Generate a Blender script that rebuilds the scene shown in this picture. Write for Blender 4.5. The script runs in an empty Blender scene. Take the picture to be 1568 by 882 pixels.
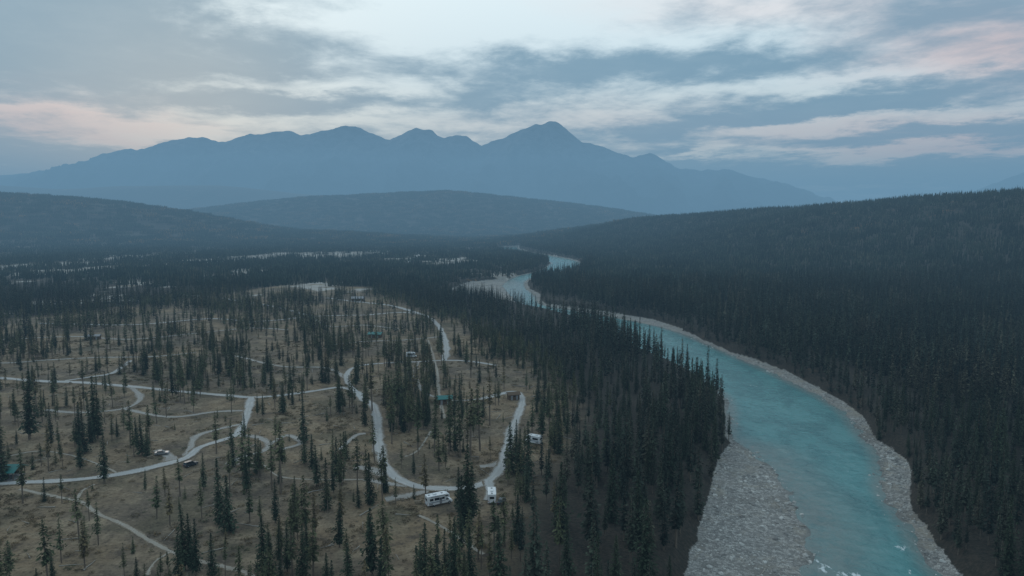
import bpy, math, random
import numpy as np
from mathutils import Vector, Matrix
random.seed(7); RNG=np.random.default_rng(7)
scene=bpy.context.scene
scene.view_settings.view_transform='Standard'
scene.view_settings.look='None'; scene.view_settings.exposure=0
CAMH=80.0; PITCH=math.radians(5.25); F=1045.0
WL=-5.0
# ---------------------------------------------------------------- survey helper
def g(u,v,z=0.0):
    """ground position sighted in the survey photograph"""
    a=(u-784)/F; b=-(v-441)/F
    sp,cp=math.sin(PITCH),math.cos(PITCH)
    t=(CAMH-z)/(sp-b*cp)
    return (t*a, t*(cp+b*sp))
def gl(pts,z=0.0): return np.array([g(u,v,z) for u,v in pts])
# ---------------------------------------------------------------- numpy noise
def vnoise(x,y,scale,seed=0):
    x=np.asarray(x,float)/scale; y=np.asarray(y,float)/scale
    xi=np.floor(x).astype(np.int64); yi=np.floor(y).astype(np.int64)
    fx=x-xi; fy=y-yi; fx=fx*fx*(3-2*fx); fy=fy*fy*(3-2*fy)
    def h(a,b):
        n=(a*374761393+b*668265263+seed*1442695041)&0x7fffffff
        n=((n^(n>>13))*1274126177)&0x7fffffff
        n=n^(n>>16)
        return (n&0xffff)/65535.0
    return (h(xi,yi)*(1-fx)+h(xi+1,yi)*fx)*(1-fy)+(h(xi,yi+1)*(1-fx)+h(xi+1,yi+1)*fx)*fy
def fbm(x,y,scale,seed=0,o=3):
    r=0;a=1;t=0
    for i in range(o):
        r=r+a*vnoise(x,y,scale/2**i,seed+i*17); t+=a; a*=.5
    return r/t
def catmull(P,n=6):
    P=np.asarray(P,float); out=[]
    for i in range(len(P)-1):
        p0=P[max(i-1,0)];p1=P[i];p2=P[i+1];p3=P[min(i+2,len(P)-1)]
        for k in range(n):
            t=k/n
            out.append(.5*((2*p1)+(-p0+p2)*t+(2*p0-5*p1+4*p2-p3)*t*t+(-p0+3*p1-3*p2+p3)*t**3))
    out.append(P[-1]); return np.array(out)
def seg_dist(X,Y,P,closed=False,extra=None):
    n=len(P); m=n if closed else n-1
    best=np.full(X.shape,1e18); ex=None
    if extra is not None: ex=np.zeros(X.shape+(extra.shape[1],))
    for i in range(m):
        a=P[i]; b=P[(i+1)%n]; d=b-a; L=max(d@d,1e-9)
        t=np.clip(((X-a[0])*d[0]+(Y-a[1])*d[1])/L,0,1)
        q=(X-a[0]-t*d[0])**2+(Y-a[1]-t*d[1])**2
        w=q<best
        best=np.where(w,q,best)
        if ex is not None:
            val=extra[i][None,:]*(1-t)[...,None]+extra[(i+1)%n][None,:]*t[...,None]
            ex[w]=val[w]
    r=np.sqrt(best)
    return (r,ex) if ex is not None else r
def inside(X,Y,P):
    c=np.zeros(X.shape,bool); n=len(P)
    for i in range(n):
        x1,y1=P[i]; x2,y2=P[(i+1)%n]
        if y1==y2: continue
        k=((y1>Y)!=(y2>Y))&(X<(x2-x1)*(Y-y1)/(y2-y1)+x1)
        c^=k
    return c
def sdist(X,Y,P):
    d=seg_dist(X,Y,P,True); return np.where(inside(X,Y,P),-d,d)
def sstep(a,b,x):
    t=np.clip((x-a)/(b-a),0,1); return t*t*(3-2*t)
# ---------------------------------------------------------------- river layout
pairs=[((1195,1150),(1750,1150)),((1200,1000),(1570,1000)),((1232,882),(1440,882)),((1242,850),(1415,850)),((1232,800),(1385,800)),((1208,750),(1350,750)),
((1165,700),(1345,700)),((1122,672),(1318,665)),((1118,640),(1295,635)),((1112,610),(1262,612)),((1085,590),(1215,588)),
((1045,565),(1160,562)),((1000,545),(1110,540)),((955,525),(1060,518)),((925,508),(1015,502)),((885,491),(950,488)),((845,480),(885,477)),
((800,470),(828,466)),((785,455),(818,453)),((775,445),(805,442)),((772,435),(803,432)),((790,424),(822,424)),
((822,416),(868,418)),((838,408),(888,408)),((840,400),(880,399)),((800,391),(832,390)),((765,384),(797,383)),((762,379),(792,379))]
Lw=catmull(gl([p[0] for p in pairs],WL),6)
Rw=catmull(gl([p[1] for p in pairs],WL),6)
WPOLY=np.vstack([Lw,Rw[::-1]])
BARS=[gl([(1050,900),(1085,800),(1092,750),(1108,700),(1122,684),(1165,695),(1215,755),(1240,800),(1245,850),(1230,900),(1200,1150),(870,1150)],WL),
      gl([(686,446),(715,434),(770,428),(790,434),(792,455),(790,467),(738,458)],WL),
      gl([(930,505),(960,500),(975,515),(945,515)],WL),
      gl([(830,466),(900,475),(1000,491),(1045,505),(1040,515),(960,492),(860,480)],WL)]
def river_fields(X,Y):
    shp=X.shape; X=X.ravel();Y=Y.ravel()
    sw=np.full(X.shape,400.0); sg=np.full(X.shape,400.0)
    m=(X>-250)&(X<360)&(Y>30)&(Y<2900)
    x=X[m];y=Y[m]
    if len(x):
        a=sdist(x,y,WPOLY)
        wob=(fbm(x,y,14,5)-.5)*8
        a2=a+wob*.35
        gg=np.minimum(a-1.5, seg_dist(x,y,Rw)-(5.0+7*(vnoise(x,y,38,3)-.4)*sstep(.3,.6,vnoise(x,y,70,13))))
        for B in BARS: gg=np.minimum(gg,sdist(x,y,B))
        gg=gg+wob*.4
        sw[m]=a2; sg[m]=gg
    return sw.reshape(shp),sg.reshape(shp)
# ---------------------------------------------------------------- hills
def ridge(pts,Y=None):
    out=[]
    for p in pts:
        u,v=p[0],p[1]; d=p[2] if Y is None else Y
        out.append(((u-784)/F*d,d,CAMH+(345-v)/F*d))
    return np.array(out)
RIDGES=[
 (np.array([(150,4300,0),(420,3400,66),(600,2800,104),(740,2400,118),(900,2000,130),(1040,1500,146),(1130,1200,154),(1250,800,156),(1350,200,156)],float),400,.10),
 (ridge([(-700,262),(-300,280),(0,298),(100,303),(200,312),(300,327),(380,343),(450,355)],3500),620,.10),
 (ridge([(230,330),(300,322),(400,310),(480,303),(600,297),(690,294),(760,301),(850,310),(940,321),(1000,331),(1070,342)],6000),950,.06),
 (ridge([(-600,270),(-300,280),(0,284),(100,291),(200,286),(340,285),(380,288),(480,299),(560,306)],9500),1300,.06),
]
def hills(X,Y):
    h=np.zeros(X.shape)
    for P,w,n in RIDGES:
        d,ex=seg_dist(X,Y,P[:,:2],False,P[:,2:3])
        z=ex[...,0]*np.exp(-(d/w)**2)
        z=z*(1+ (fbm(X,Y,w*.6,11)-.5)*n*7*np.clip(d/w,0,1)) + (fbm(X,Y,w*.25,21)-.5)*n*110*np.exp(-(d/w)**2)
        h=np.maximum(h,z)
    return h
def hgt(X,Y,fields=False):
    X=np.asarray(X,float);Y=np.asarray(Y,float)
    sw,sg=river_fields(X,Y)
    base=hills(X,Y)+(fbm(X,Y,90,31,2)-.5)*1.6+(fbm(X,Y,500,33,2)-.5)*3*sstep(900,2500,Y)
    ch=np.where(sw>0,np.minimum(-5+.05*sw+.0,-3.6),-5-np.minimum(2.5,.12*-sw))
    ch=ch+(fbm(X,Y,6,41,2)-.5)*.45
    k=sstep(0,5.5,sg)
    z=ch*(1-k)+base*k
    if fields: return z,sw,sg
    return z
# ---------------------------------------------------------------- material helpers
def newmat(name):
    m=bpy.data.materials.new(name); m.use_nodes=True
    nt=m.node_tree; b=nt.nodes['Principled BSDF']; b.inputs['Roughness'].default_value=.9
    b.inputs['Specular IOR Level'].default_value=.2
    return m,nt,b
def simple(name,col,rough=.6,noise=.25,scale=3.0,spec=.3,metal=0):
    m,nt,b=newmat(name)
    tc=nt.nodes.new('ShaderNodeTexCoord'); n=nt.nodes.new('ShaderNodeTexNoise'); n.inputs['Scale'].default_value=scale; n.inputs['Detail'].default_value=5
    nt.links.new(tc.outputs['Object'],n.inputs['Vector'])
    r=nt.nodes.new('ShaderNodeMapRange'); r.inputs[1].default_value=.3;r.inputs[2].default_value=.7;r.inputs[3].default_value=1-noise;r.inputs[4].default_value=1+noise*.6
    nt.links.new(n.outputs['Fac'],r.inputs[0])
    h=nt.nodes.new('ShaderNodeVectorMath'); h.operation='SCALE'; h.inputs[0].default_value=col[:3]
    nt.links.new(r.outputs[0],h.inputs['Scale']); nt.links.new(h.outputs[0],b.inputs['Base Color'])
    b.inputs['Roughness'].default_value=rough; b.inputs['Specular IOR Level'].default_value=spec; b.inputs['Metallic'].default_value=metal
    return m
class NT:
    def __init__(s,nt): s.nt=nt
    def n(s,t,**k):
        x=s.nt.nodes.new(t)
        for a,b in k.items(): setattr(x,a,b)
        return x
    def l(s,a,b): s.nt.links.new(a,b)
    def put(s,sock,v):
        if isinstance(v,bpy.types.NodeSocket): s.l(v,sock)
        else: sock.default_value=v
    def m(s,op,a,b=0.0,c=None,clamp=False):
        x=s.n('ShaderNodeMath',operation=op,use_clamp=clamp); s.put(x.inputs[0],a); s.put(x.inputs[1],b)
        if c is not None: s.put(x.inputs[2],c)
        return x.outputs[0]
    def mix(s,f,a,b):
        x=s.n('ShaderNodeMix',data_type='RGBA'); s.put(x.inputs[0],f)
        for i,v in ((6,a),(7,b)):
            if not isinstance(v,bpy.types.NodeSocket): v=tuple(v)+(1,) if len(v)==3 else v
            s.put(x.inputs[i],v)
        return x.outputs[2]
    def noise(s,vec,scale,detail=4,rough=.55,dist=0):
        x=s.n('ShaderNodeTexNoise'); x.inputs['Scale'].default_value=scale; x.inputs['Detail'].default_value=detail
        x.inputs['Roughness'].default_value=rough; x.inputs['Distortion'].default_value=dist
        s.l(vec,x.inputs['Vector']); return x.outputs['Fac']
    def ss(s,x,a,b,lo=0,hi=1):
        r=s.n('ShaderNodeMapRange',interpolation_type='SMOOTHSTEP'); s.put(r.inputs[0],x)
        for i,v in zip((1,2,3,4),(a,b,lo,hi)): r.inputs[i].default_value=v
        return r.outputs[0]
    def attr(s,name):
        a=s.n('ShaderNodeAttribute'); a.attribute_name=name; return a.outputs['Fac']
    def bump(s,h,strength,dist,b):
        x=s.n('ShaderNodeBump'); x.inputs['Strength'].default_value=strength; x.inputs['Distance'].default_value=dist
        s.l(h,x.inputs['Height']); s.l(x.outputs[0],b.inputs['Normal'])
def link(o,coll=None): (coll or scene.collection).objects.link(o); return o
def mesh_np(name,V,Fq,smooth=True,attrs=None):
    me=bpy.data.meshes.new(name); V=np.asarray(V,np.float32); Fq=np.asarray(Fq,np.int32)
    k=Fq.shape[1]
    me.vertices.add(len(V)); me.vertices.foreach_set('co',V.ravel())
    me.loops.add(Fq.size); me.loops.foreach_set('vertex_index',Fq.ravel())
    me.polygons.add(len(Fq)); me.polygons.foreach_set('loop_start',np.arange(len(Fq),dtype=np.int32)*k)
    me.polygons.foreach_set('loop_total',np.full(len(Fq),k,np.int32))
    me.update(calc_edges=True)
    me.polygons.foreach_set('use_smooth',np.full(len(Fq),smooth))
    if attrs:
        for a,v in attrs.items():
            at=me.attributes.new(a,'FLOAT','POINT'); at.data.foreach_set('value',np.asarray(v,np.float32).ravel())
    return me
def gridfaces(nr,nc):
    i=np.arange(nr-1)[:,None]*nc+np.arange(nc-1)[None,:]
    return np.stack([i,i+1,i+1+nc,i+nc],-1).reshape(-1,4)
# ---------------------------------------------------------------- layout polygons
CAMP=gl([(-500,1150),(-500,560),(-200,520),(0,490),(120,478),(330,452),(430,437),(560,440),(640,470),(700,490),(770,520),(840,570),(880,620),(860,680),(810,740),(775,800),(750,882),(740,1150)])
CLEAR=[ # u,v,half-width px, half-depth m
 (430,392,70,240),(510,390,60,260),(565,389,18,360),(638,392,17,360),(130,413,60,150),(60,407,50,190),(545,452,30,45),(75,464,60,60),(310,400,40,190),(395,415,45,85),(780,420,40,50),(490,440,50,50),(20,432,40,60),(200,440,50,55),(700,398,30,150),(220,392,40,220)]
CL=[]
for u,v,hw,hd in CLEAR:
    x,y=g(u,v); CL.append((x,y,hw/F*y,hd))
def clearing(X,Y):
    r=np.zeros(X.shape)
    wx=X+(fbm(X,Y,60,77)-.5)*140; wy=Y+(fbm(X,Y,60,78)-.5)*240
    for x,y,a,b in CL:
        r=np.maximum(r,1-sstep(.7,1.15,np.sqrt(((wx-x)/a)**2+((wy-y)/b)**2)))
    return r
# ---------------------------------------------------------------- ground sheet
def axis(dense,grow,lo,hi):
    xs=[]
    for a,b,s in dense: xs+=list(np.arange(a,b,s))
    end=dense[-1][1]; s=dense[-1][2]; x=end
    while x<hi: xs.append(x); s*=1+grow; x+=s
    xs.append(hi)
    x=dense[0][0]; s=dense[0][2]; left=[]
    x-=s
    while x>lo: left.append(x); s*=1+grow; x-=s
    left.append(lo)
    return np.array(left[::-1]+xs)
gx=axis([(-420,10,4),(10,210,1.5),(210,420,4)],.022,-26000,26000)
gy=axis([(110,640,1.8),(640,1200,4)],.016,-3000,26000)
GX,GY=np.meshgrid(gx,gy)
GZ,SW,SG=hgt(GX,GY,True)
incamp=np.maximum(0,1-sstep(-8,14,np.where(GY<1400,sdist(np.where(GY<1400,GX,0),np.where(GY<1400,GY,5000),CAMP),100)))
clr=clearing(GX,GY)
grav=1-sstep(-.3,1.6,SG)
forest=1-np.maximum(incamp,clr)
me=mesh_np('ground',np.stack([GX,GY,GZ],-1).reshape(-1,3),gridfaces(*GX.shape),True,
   {'gravel':grav,'forest':forest,'clearing':clr,'wet':1-sstep(-.5,1.8,SW)})
ground=link(bpy.data.objects.new('ground',me))
m,nt,b=newmat('ground_soil_and_gravel'); N=NT(nt)
P=N.n('ShaderNodeNewGeometry').outputs['Position']
n1=N.noise(P,.018,5); n2=N.noise(P,.11,6,.65); n3=N.noise(P,.9,5,.7); n4=N.noise(P,.045,4)
c=N.mix(N.ss(n1,.40,.60),(.215,.155,.095),(.140,.110,.080))
c=N.mix(N.ss(n2,.47,.68,0,.9),c,(.285,.222,.148))
c=N.mix(N.ss(n4,.50,.64,0,.75),c,(.105,.088,.055))
c=N.mix(N.ss(n2,.48,.32,0,.85),c,(.078,.060,.046))
c=N.mix(N.ss(n3,.49,.68,0,.8),c,(.055,.044,.033))
c=N.mix(N.ss(n3,.45,.28,0,.45),c,(.34,.285,.205))
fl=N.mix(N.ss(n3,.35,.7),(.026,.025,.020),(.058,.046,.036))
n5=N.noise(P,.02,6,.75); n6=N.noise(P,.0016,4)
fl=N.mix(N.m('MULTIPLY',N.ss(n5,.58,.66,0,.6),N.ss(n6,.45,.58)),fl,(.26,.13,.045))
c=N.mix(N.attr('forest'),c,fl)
c=N.mix(N.m('MULTIPLY',N.attr('clearing'),N.ss(n4,.36,.54,0,.88)),c,(.40,.385,.36))
vor=N.n('ShaderNodeTexVoronoi'); vor.inputs['Scale'].default_value=1.3; N.l(P,vor.inputs['Vector'])
vor2=N.n('ShaderNodeTexVoronoi'); vor2.inputs['Scale'].default_value=3.5; N.l(P,vor2.inputs['Vector'])
vs=N.n('ShaderNodeSeparateColor'); N.l(vor.outputs['Color'],vs.inputs[0])
gc=N.mix(N.m('POWER',vs.outputs[0],1.6),(.22,.215,.205),(.52,.51,.48))
gc=N.mix(N.ss(vor2.outputs['Distance'],.25,.6,0,.55),gc,(.12,.115,.11))
gc=N.mix(N.ss(n2,.48,.66,0,.55),gc,(.30,.265,.21))
gc=N.mix(N.ss(n4,.50,.62,0,.55),gc,(.15,.14,.125))
gc=N.mix(N.m('MULTIPLY',N.attr('wet'),.65),gc,(.12,.13,.125))
gm=N.m('ADD',N.attr('gravel'),N.m('MULTIPLY',N.m('SUBTRACT',n3,.5),.9))
c=N.mix(N.ss(gm,.35,.6),c,gc)
N.l(c,b.inputs['Base Color'])
hh=N.m('ADD',N.m('MULTIPLY',n3,.5),N.m('MULTIPLY',vor.outputs['Distance'],-.5))
N.bump(hh,.6,.5,b)
me.materials.append(m)
# ---------------------------------------------------------------- water
nc=40
t=np.linspace(-.06,1.06,nc)[None,:,None]
rowsW=catmull(np.hstack([Lw,Rw]),4)
LL=rowsW[:,None,:2];RR=rowsW[:,None,2:]
W=LL+(RR-LL)*t
wx,wy=W[...,0],W[...,1]
sww=sdist(wx,wy,WPOLY)
sbar=np.minimum(sdist(wx,wy,BARS[0]),sdist(wx,wy,BARS[1]))
shal=np.maximum(sstep(-6,0,sww), sstep(24,1,sbar)*.95)
foam=np.zeros(wx.shape)
for (u,v,r,k) in [(1262,870,10,1),(1290,879,8,.95),(1378,838,8,.95),(1392,876,5,.9),(1150,590,7,.72),(1120,575,6,.72),(1200,603,5,.7),(1300,722,4,.8),(1335,815,3,.8),(1250,858,5,.9),(1310,880,6,.95)]:
    x,y=g(u,v,WL); rr=r/F*math.hypot(x,y)*1.8
    foam=np.maximum(foam,k*np.exp(-(((wx-x)/rr)**2+((wy-y)/(rr*1.2))**2)))
me=mesh_np('river',np.stack([wx,wy,np.full(wx.shape,WL)],-1).reshape(-1,3),gridfaces(*wx.shape),True,{'shallow':shal,'foam':foam})
river=link(bpy.data.objects.new('river',me))
m,nt,b=newmat('glacial_water'); N=NT(nt)
P=N.n('ShaderNodeNewGeometry').outputs['Position']
mp=N.n('ShaderNodeMapping'); mp.inputs['Scale'].default_value=(1,.5,1); N.l(P,mp.inputs['Vector'])
w1=N.noise(mp.outputs[0],.06,4,.6,.6); w2=N.noise(mp.outputs[0],.9,5,.65,.5); w3=N.noise(P,.3,5,.7,.6)
c=N.mix(N.ss(w1,.35,.65),(.038,.175,.185),(.080,.265,.270))
c=N.mix(N.ss(w3,.48,.72,0,.4),c,(.15,.345,.345))
c=N.mix(N.ss(w3,.46,.28,0,.45),c,(.022,.12,.135))
sh=N.m('MULTIPLY',N.attr('shallow'),N.ss(w3,.25,.6,.5,1))
c=N.mix(N.m('MULTIPLY',sh,.8),c,(.195,.21,.195))
fo=N.attr('foam')
fo=N.ss(N.m('ADD',fo,N.m('MULTIPLY',N.m('SUBTRACT',w2,.5),2.6)),.78,1.12)
c=N.mix(N.m('MULTIPLY',fo,.85),c,(.72,.79,.81))
N.l(c,b.inputs['Base Color']); b.inputs['Roughness'].default_value=.20; b.inputs['IOR'].default_value=1.33
b.inputs['Specular IOR Level'].default_value=.5
N.bump(N.m('ADD',w2,N.m('MULTIPLY',w3,2.0)),.5,.45,b)
me.materials.append(m)
# ---------------------------------------------------------------- roads
ROADS=[
 ([(-120,572),(0,578),(60,583),(130,586),(200,592),(280,600),(350,606),(385,609),(430,606),(480,599),(520,593),(545,600),(556,612),(572,622),(578,645),(579,670),(584,700),(598,725),(625,742),(665,749),(715,748),(748,737),(766,718),(775,690),(783,660),(793,635),(800,612),(790,600),(765,603),(740,610)],4.6,0),
 ([(385,609),(380,630),(374,650),(360,668),(335,677),(305,687),(285,702),(245,713),(185,726),(110,735),(40,738),(-120,744)],4.0,0),
 ([(100,583),(140,577),(170,572),(190,560),(200,552)],3.6,0),
 ([(360,668),(395,671),(412,683),(398,694),(370,700),(350,712)],3.2,1),
 ([(285,702),(292,686),(300,670),(330,660),(374,650)],3.2,1),
 ([(545,600),(530,578),(545,560),(600,554),(640,553),(680,551),(720,553),(760,560)],3.6,0),
 ([(680,551),(684,535),(680,515),(672,500),(660,488),(645,481),(610,478),(560,482)],5.0,0),
 ([(560,735),(590,741),(625,745)],3.6,1),([(545,716),(575,722),(600,735)],4.4,1),
 ([(590,766),(625,760),(655,753)],4.0,1),([(748,768),(750,752),(748,737)],4.2,0),([(735,715),(755,712),(775,700)],3.6,1),
 ([(200,592),(215,610),(190,626),(120,632),(70,628)],3.0,1),
 ([(190,626),(260,640),(330,632),(380,630)],2.8,1),
 ([(-100,552),(0,556),(70,552),(150,548),(240,546),(300,540)],3.2,1),
 ([(0,520),(110,515),(200,520),(300,510),(380,503),(440,506)],4.0,1),
 ([(60,495),(200,497),(320,488),(400,492),(480,484),(560,482)],4.8,0),
 ([(480,484),(500,500),(560,498),(610,504)],3.8,1),([(500,528),(560,522),(620,520),(680,515)],3.2,1),
 ([(360,545),(430,560),(500,562),(530,578)],3.2,1),([(330,455),(420,470),(480,484)],5.0,0),([(500,456),(545,462),(600,468),(645,481)],6.0,0),
 ([(640,553),(636,575),(650,600),(690,612),(740,610)],2.6,1),
 ([(240,690),(260,700),(262,709)],4.0,1),([(560,665),(545,668),(520,690)],2.2,1),([(430,690),(460,680),(440,668),(412,683)],2.6,1),
 ([(250,450),(330,455)],5.0,0),([(606,412),(622,402),(636,393),(650,386)],16.0,0),([(650,386),(652,383)],14.0,0)]
PATHS=[([(30,748),(85,760),(125,768),(150,785),(190,801),(228,824),(262,842),(300,856),(350,868),(385,880),(430,920)],1.6),
 ([(118,767),(125,752),(145,741)],1.4),([(262,842),(235,860),(225,880)],1.0),([(350,712),(400,712),(430,730),(500,735),(560,735)],1.1),
 ([(655,520),(668,560),(672,600),(680,640)],2.0),([(620,700),(640,690),(660,660)],1.1),([(0,700),(60,690),(120,700),(185,726)],1.0),([(640,790),(680,810),(740,850)],1.4)]
def roadmat(name,a,bc,c2,frag=1.2):
    m,nt,b=newmat(name); N=NT(nt)
    P=N.n('ShaderNodeNewGeometry').outputs['Position']
    q=N.noise(P,.25,5,.65); r=N.noise(P,2.0,5,.7)
    c=N.mix(N.ss(q,.35,.65),a,bc); c=N.mix(N.ss(r,.5,.75,0,.6),c,c2)
    at=N.attr('edge'); c=N.mix(N.ss(N.m('ADD',at,N.m('MULTIPLY',N.m('SUBTRACT',N.m('ADD',r,N.m('MULTIPLY',q,.6)),.8),frag)),.45,.95,0,.95),c,(.165,.128,.088))
    cen=N.m('MULTIPLY',N.ss(at,.25,.0,0,.35),N.ss(q,.4,.6)); c=N.mix(cen,c,(.22,.19,.15))
    N.l(c,b.inputs['Base Color']); N.bump(r,.5,.1,b); return m
RM=roadmat('packed_gravel',(.38,.38,.375),(.48,.475,.465),(.28,.275,.27))
RM2=roadmat('thin_gravel',(.30,.28,.26),(.38,.37,.35),(.20,.175,.14),2.4)
PM=roadmat('packed_dirt',(.30,.265,.22),(.37,.34,.295),(.22,.185,.15),1.8)
ROADPTS=[]
def ribbon(name,pts,width,mat,off):
    C=catmull(gl(pts),8)
    seg=np.hypot(*np.diff(C,axis=0).T); s=np.r_[0,np.cumsum(seg)]; n=max(4,int(s[-1]/1.6))
    q=np.linspace(0,s[-1],n); C=np.stack([np.interp(q,s,C[:,0]),np.interp(q,s,C[:,1])],-1)
    T=np.gradient(C,axis=0); T/=np.linalg.norm(T,axis=1)[:,None]+1e-9; Nn=np.stack([-T[:,1],T[:,0]],-1)
    ww=width/2*(1+.5*(fbm(C[:,0],C[:,1],9,55)-.5)*2)
    sl=np.array([-1,-.75,-.35,0,.35,.75,1])
    jl=(vnoise(C[:,0],C[:,1],2.2,66)-.5)*1.0; jr=(vnoise(C[:,0],C[:,1],2.2,67)-.5)*1.0
    V=C[:,None,:]+Nn[:,None,:]*(sl[None,:,None]*ww[:,None,None])
    V[:,0]+=Nn*jl[:,None]; V[:,-1]+=Nn*jr[:,None]
    z=hgt(V[...,0],V[...,1])+off
    me=mesh_np(name,np.concatenate([V,z[...,None]],-1).reshape(-1,3),gridfaces(n,7),True,{'edge':np.abs(np.broadcast_to(sl,(n,7)))})
    me.materials.append(mat); link(bpy.data.objects.new(name,me)); ROADPTS.append((C,width/2))
for i,(p,w,k) in enumerate(ROADS): ribbon('gravel_road',p,w,RM2 if k else RM,(.115+.005*i) if not k else (.05+.0023*i))
for i,(p,w) in enumerate(PATHS): ribbon('footpath',p,w,PM,.020+.003*i)
allroad=np.vstack([np.c_[c,np.full(len(c),w)] for c,w in ROADPTS])
RX0,RY0,RS=-700.,100.,1.0
rast=np.full((900,1000),50.,np.float32)
for x,y,w in allroad:
    i0=int((y-RY0)/RS); j0=int((x-RX0)/RS)
    a0,a1=max(i0-10,0),min(i0+11,900); b0,b1=max(j0-10,0),min(j0+11,1000)
    if a0>=a1 or b0>=b1: continue
    yy=RY0+np.arange(a0,a1)*RS; xx=RX0+np.arange(b0,b1)*RS
    d=np.hypot(xx[None,:]-x,yy[:,None]-y)-w
    rast[a0:a1,b0:b1]=np.minimum(rast[a0:a1,b0:b1],d)
def road_clear(X,Y):
    i=((Y-RY0)/RS).astype(int); j=((X-RX0)/RS).astype(int)
    ok=(i>=0)&(i<900)&(j>=0)&(j<1000); r=np.full(X.shape,50.)
    r[ok]=rast[i[ok],j[ok]]; return r
# ---------------------------------------------------------------- vegetation materials
def foliage(name,a,b2,third=None,autumn=False):
    m,nt,b=newmat(name); N=NT(nt)
    oi=N.n('ShaderNodeObjectInfo').outputs['Random']; s=N.attr('shade')
    c=N.mix(oi,a,b2)
    if third: c=N.mix(N.ss(N.m('FRACT',N.m('MULTIPLY',oi,7.31)),.75,.95),c,third)
    P=N.n('ShaderNodeNewGeometry').outputs['Position']
    pn=N.noise(P,.012,3,.65)
    if autumn:
        a1=N.noise(P,.006,3,.7)
        c=N.mix(N.m('MULTIPLY',N.ss(a1,.50,.64),N.ss(s,.45,.7,0,.8)),c,(.22,.105,.038))
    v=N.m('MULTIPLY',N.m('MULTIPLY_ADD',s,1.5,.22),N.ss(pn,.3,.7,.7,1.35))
    k=N.n('ShaderNodeVectorMath',operation='SCALE'); N.l(c,k.inputs[0]); N.l(v,k.inputs['Scale'])
    N.l(k.outputs[0],b.inputs['Base Color']); b.inputs['Roughness'].default_value=.85; b.inputs['Specular IOR Level'].default_value=.12
    return m
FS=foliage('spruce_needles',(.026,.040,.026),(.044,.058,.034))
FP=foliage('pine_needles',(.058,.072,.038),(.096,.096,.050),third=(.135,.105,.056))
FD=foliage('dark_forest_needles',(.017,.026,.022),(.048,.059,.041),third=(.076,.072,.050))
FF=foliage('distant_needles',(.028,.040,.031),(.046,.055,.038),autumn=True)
BK=simple('bark',(.17,.135,.105),.95,.4,6)
SHB=foliage('shrub_leaves',(.09,.068,.04),(.15,.105,.056),third=(.065,.07,.036))
LIB={}
def lib(name):
    c=bpy.data.collections.new(name); LIB[name]=c; return c
def from_lists(name,V,Fc,mi,sh,mats):
    me=bpy.data.meshes.new(name); me.from_pydata(V,[],Fc); me.update()
    at=me.attributes.new('shade','FLOAT','POINT'); at.data.foreach_set('value',np.array(sh,np.float32))
    for q in mats: me.materials.append(q)
    me.polygons.foreach_set('material_index',np.array(mi,np.int32)); return me
def trunk(V,Fc,mi,sh,h,r,rng,n=6,rings=5):
    b0=len(V); lx=rng.uniform(-.25,.25); ly=rng.uniform(-.25,.25)
    for k in range(rings):
        t=k/(rings-1); rr=r*(1-t)**.8+.015
        for j in range(n):
            a=2*math.pi*j/n; V.append((math.cos(a)*rr+lx*t*t,math.sin(a)*rr+ly*t*t,h*t-(.6 if k==0 else 0))); sh.append(.5)
    for k in range(rings-1):
        for j in range(n):
            Fc.append((b0+k*n+j,b0+k*n+(j+1)%n,b0+(k+1)*n+(j+1)%n,b0+(k+1)*n+j)); mi.append(1)
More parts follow.
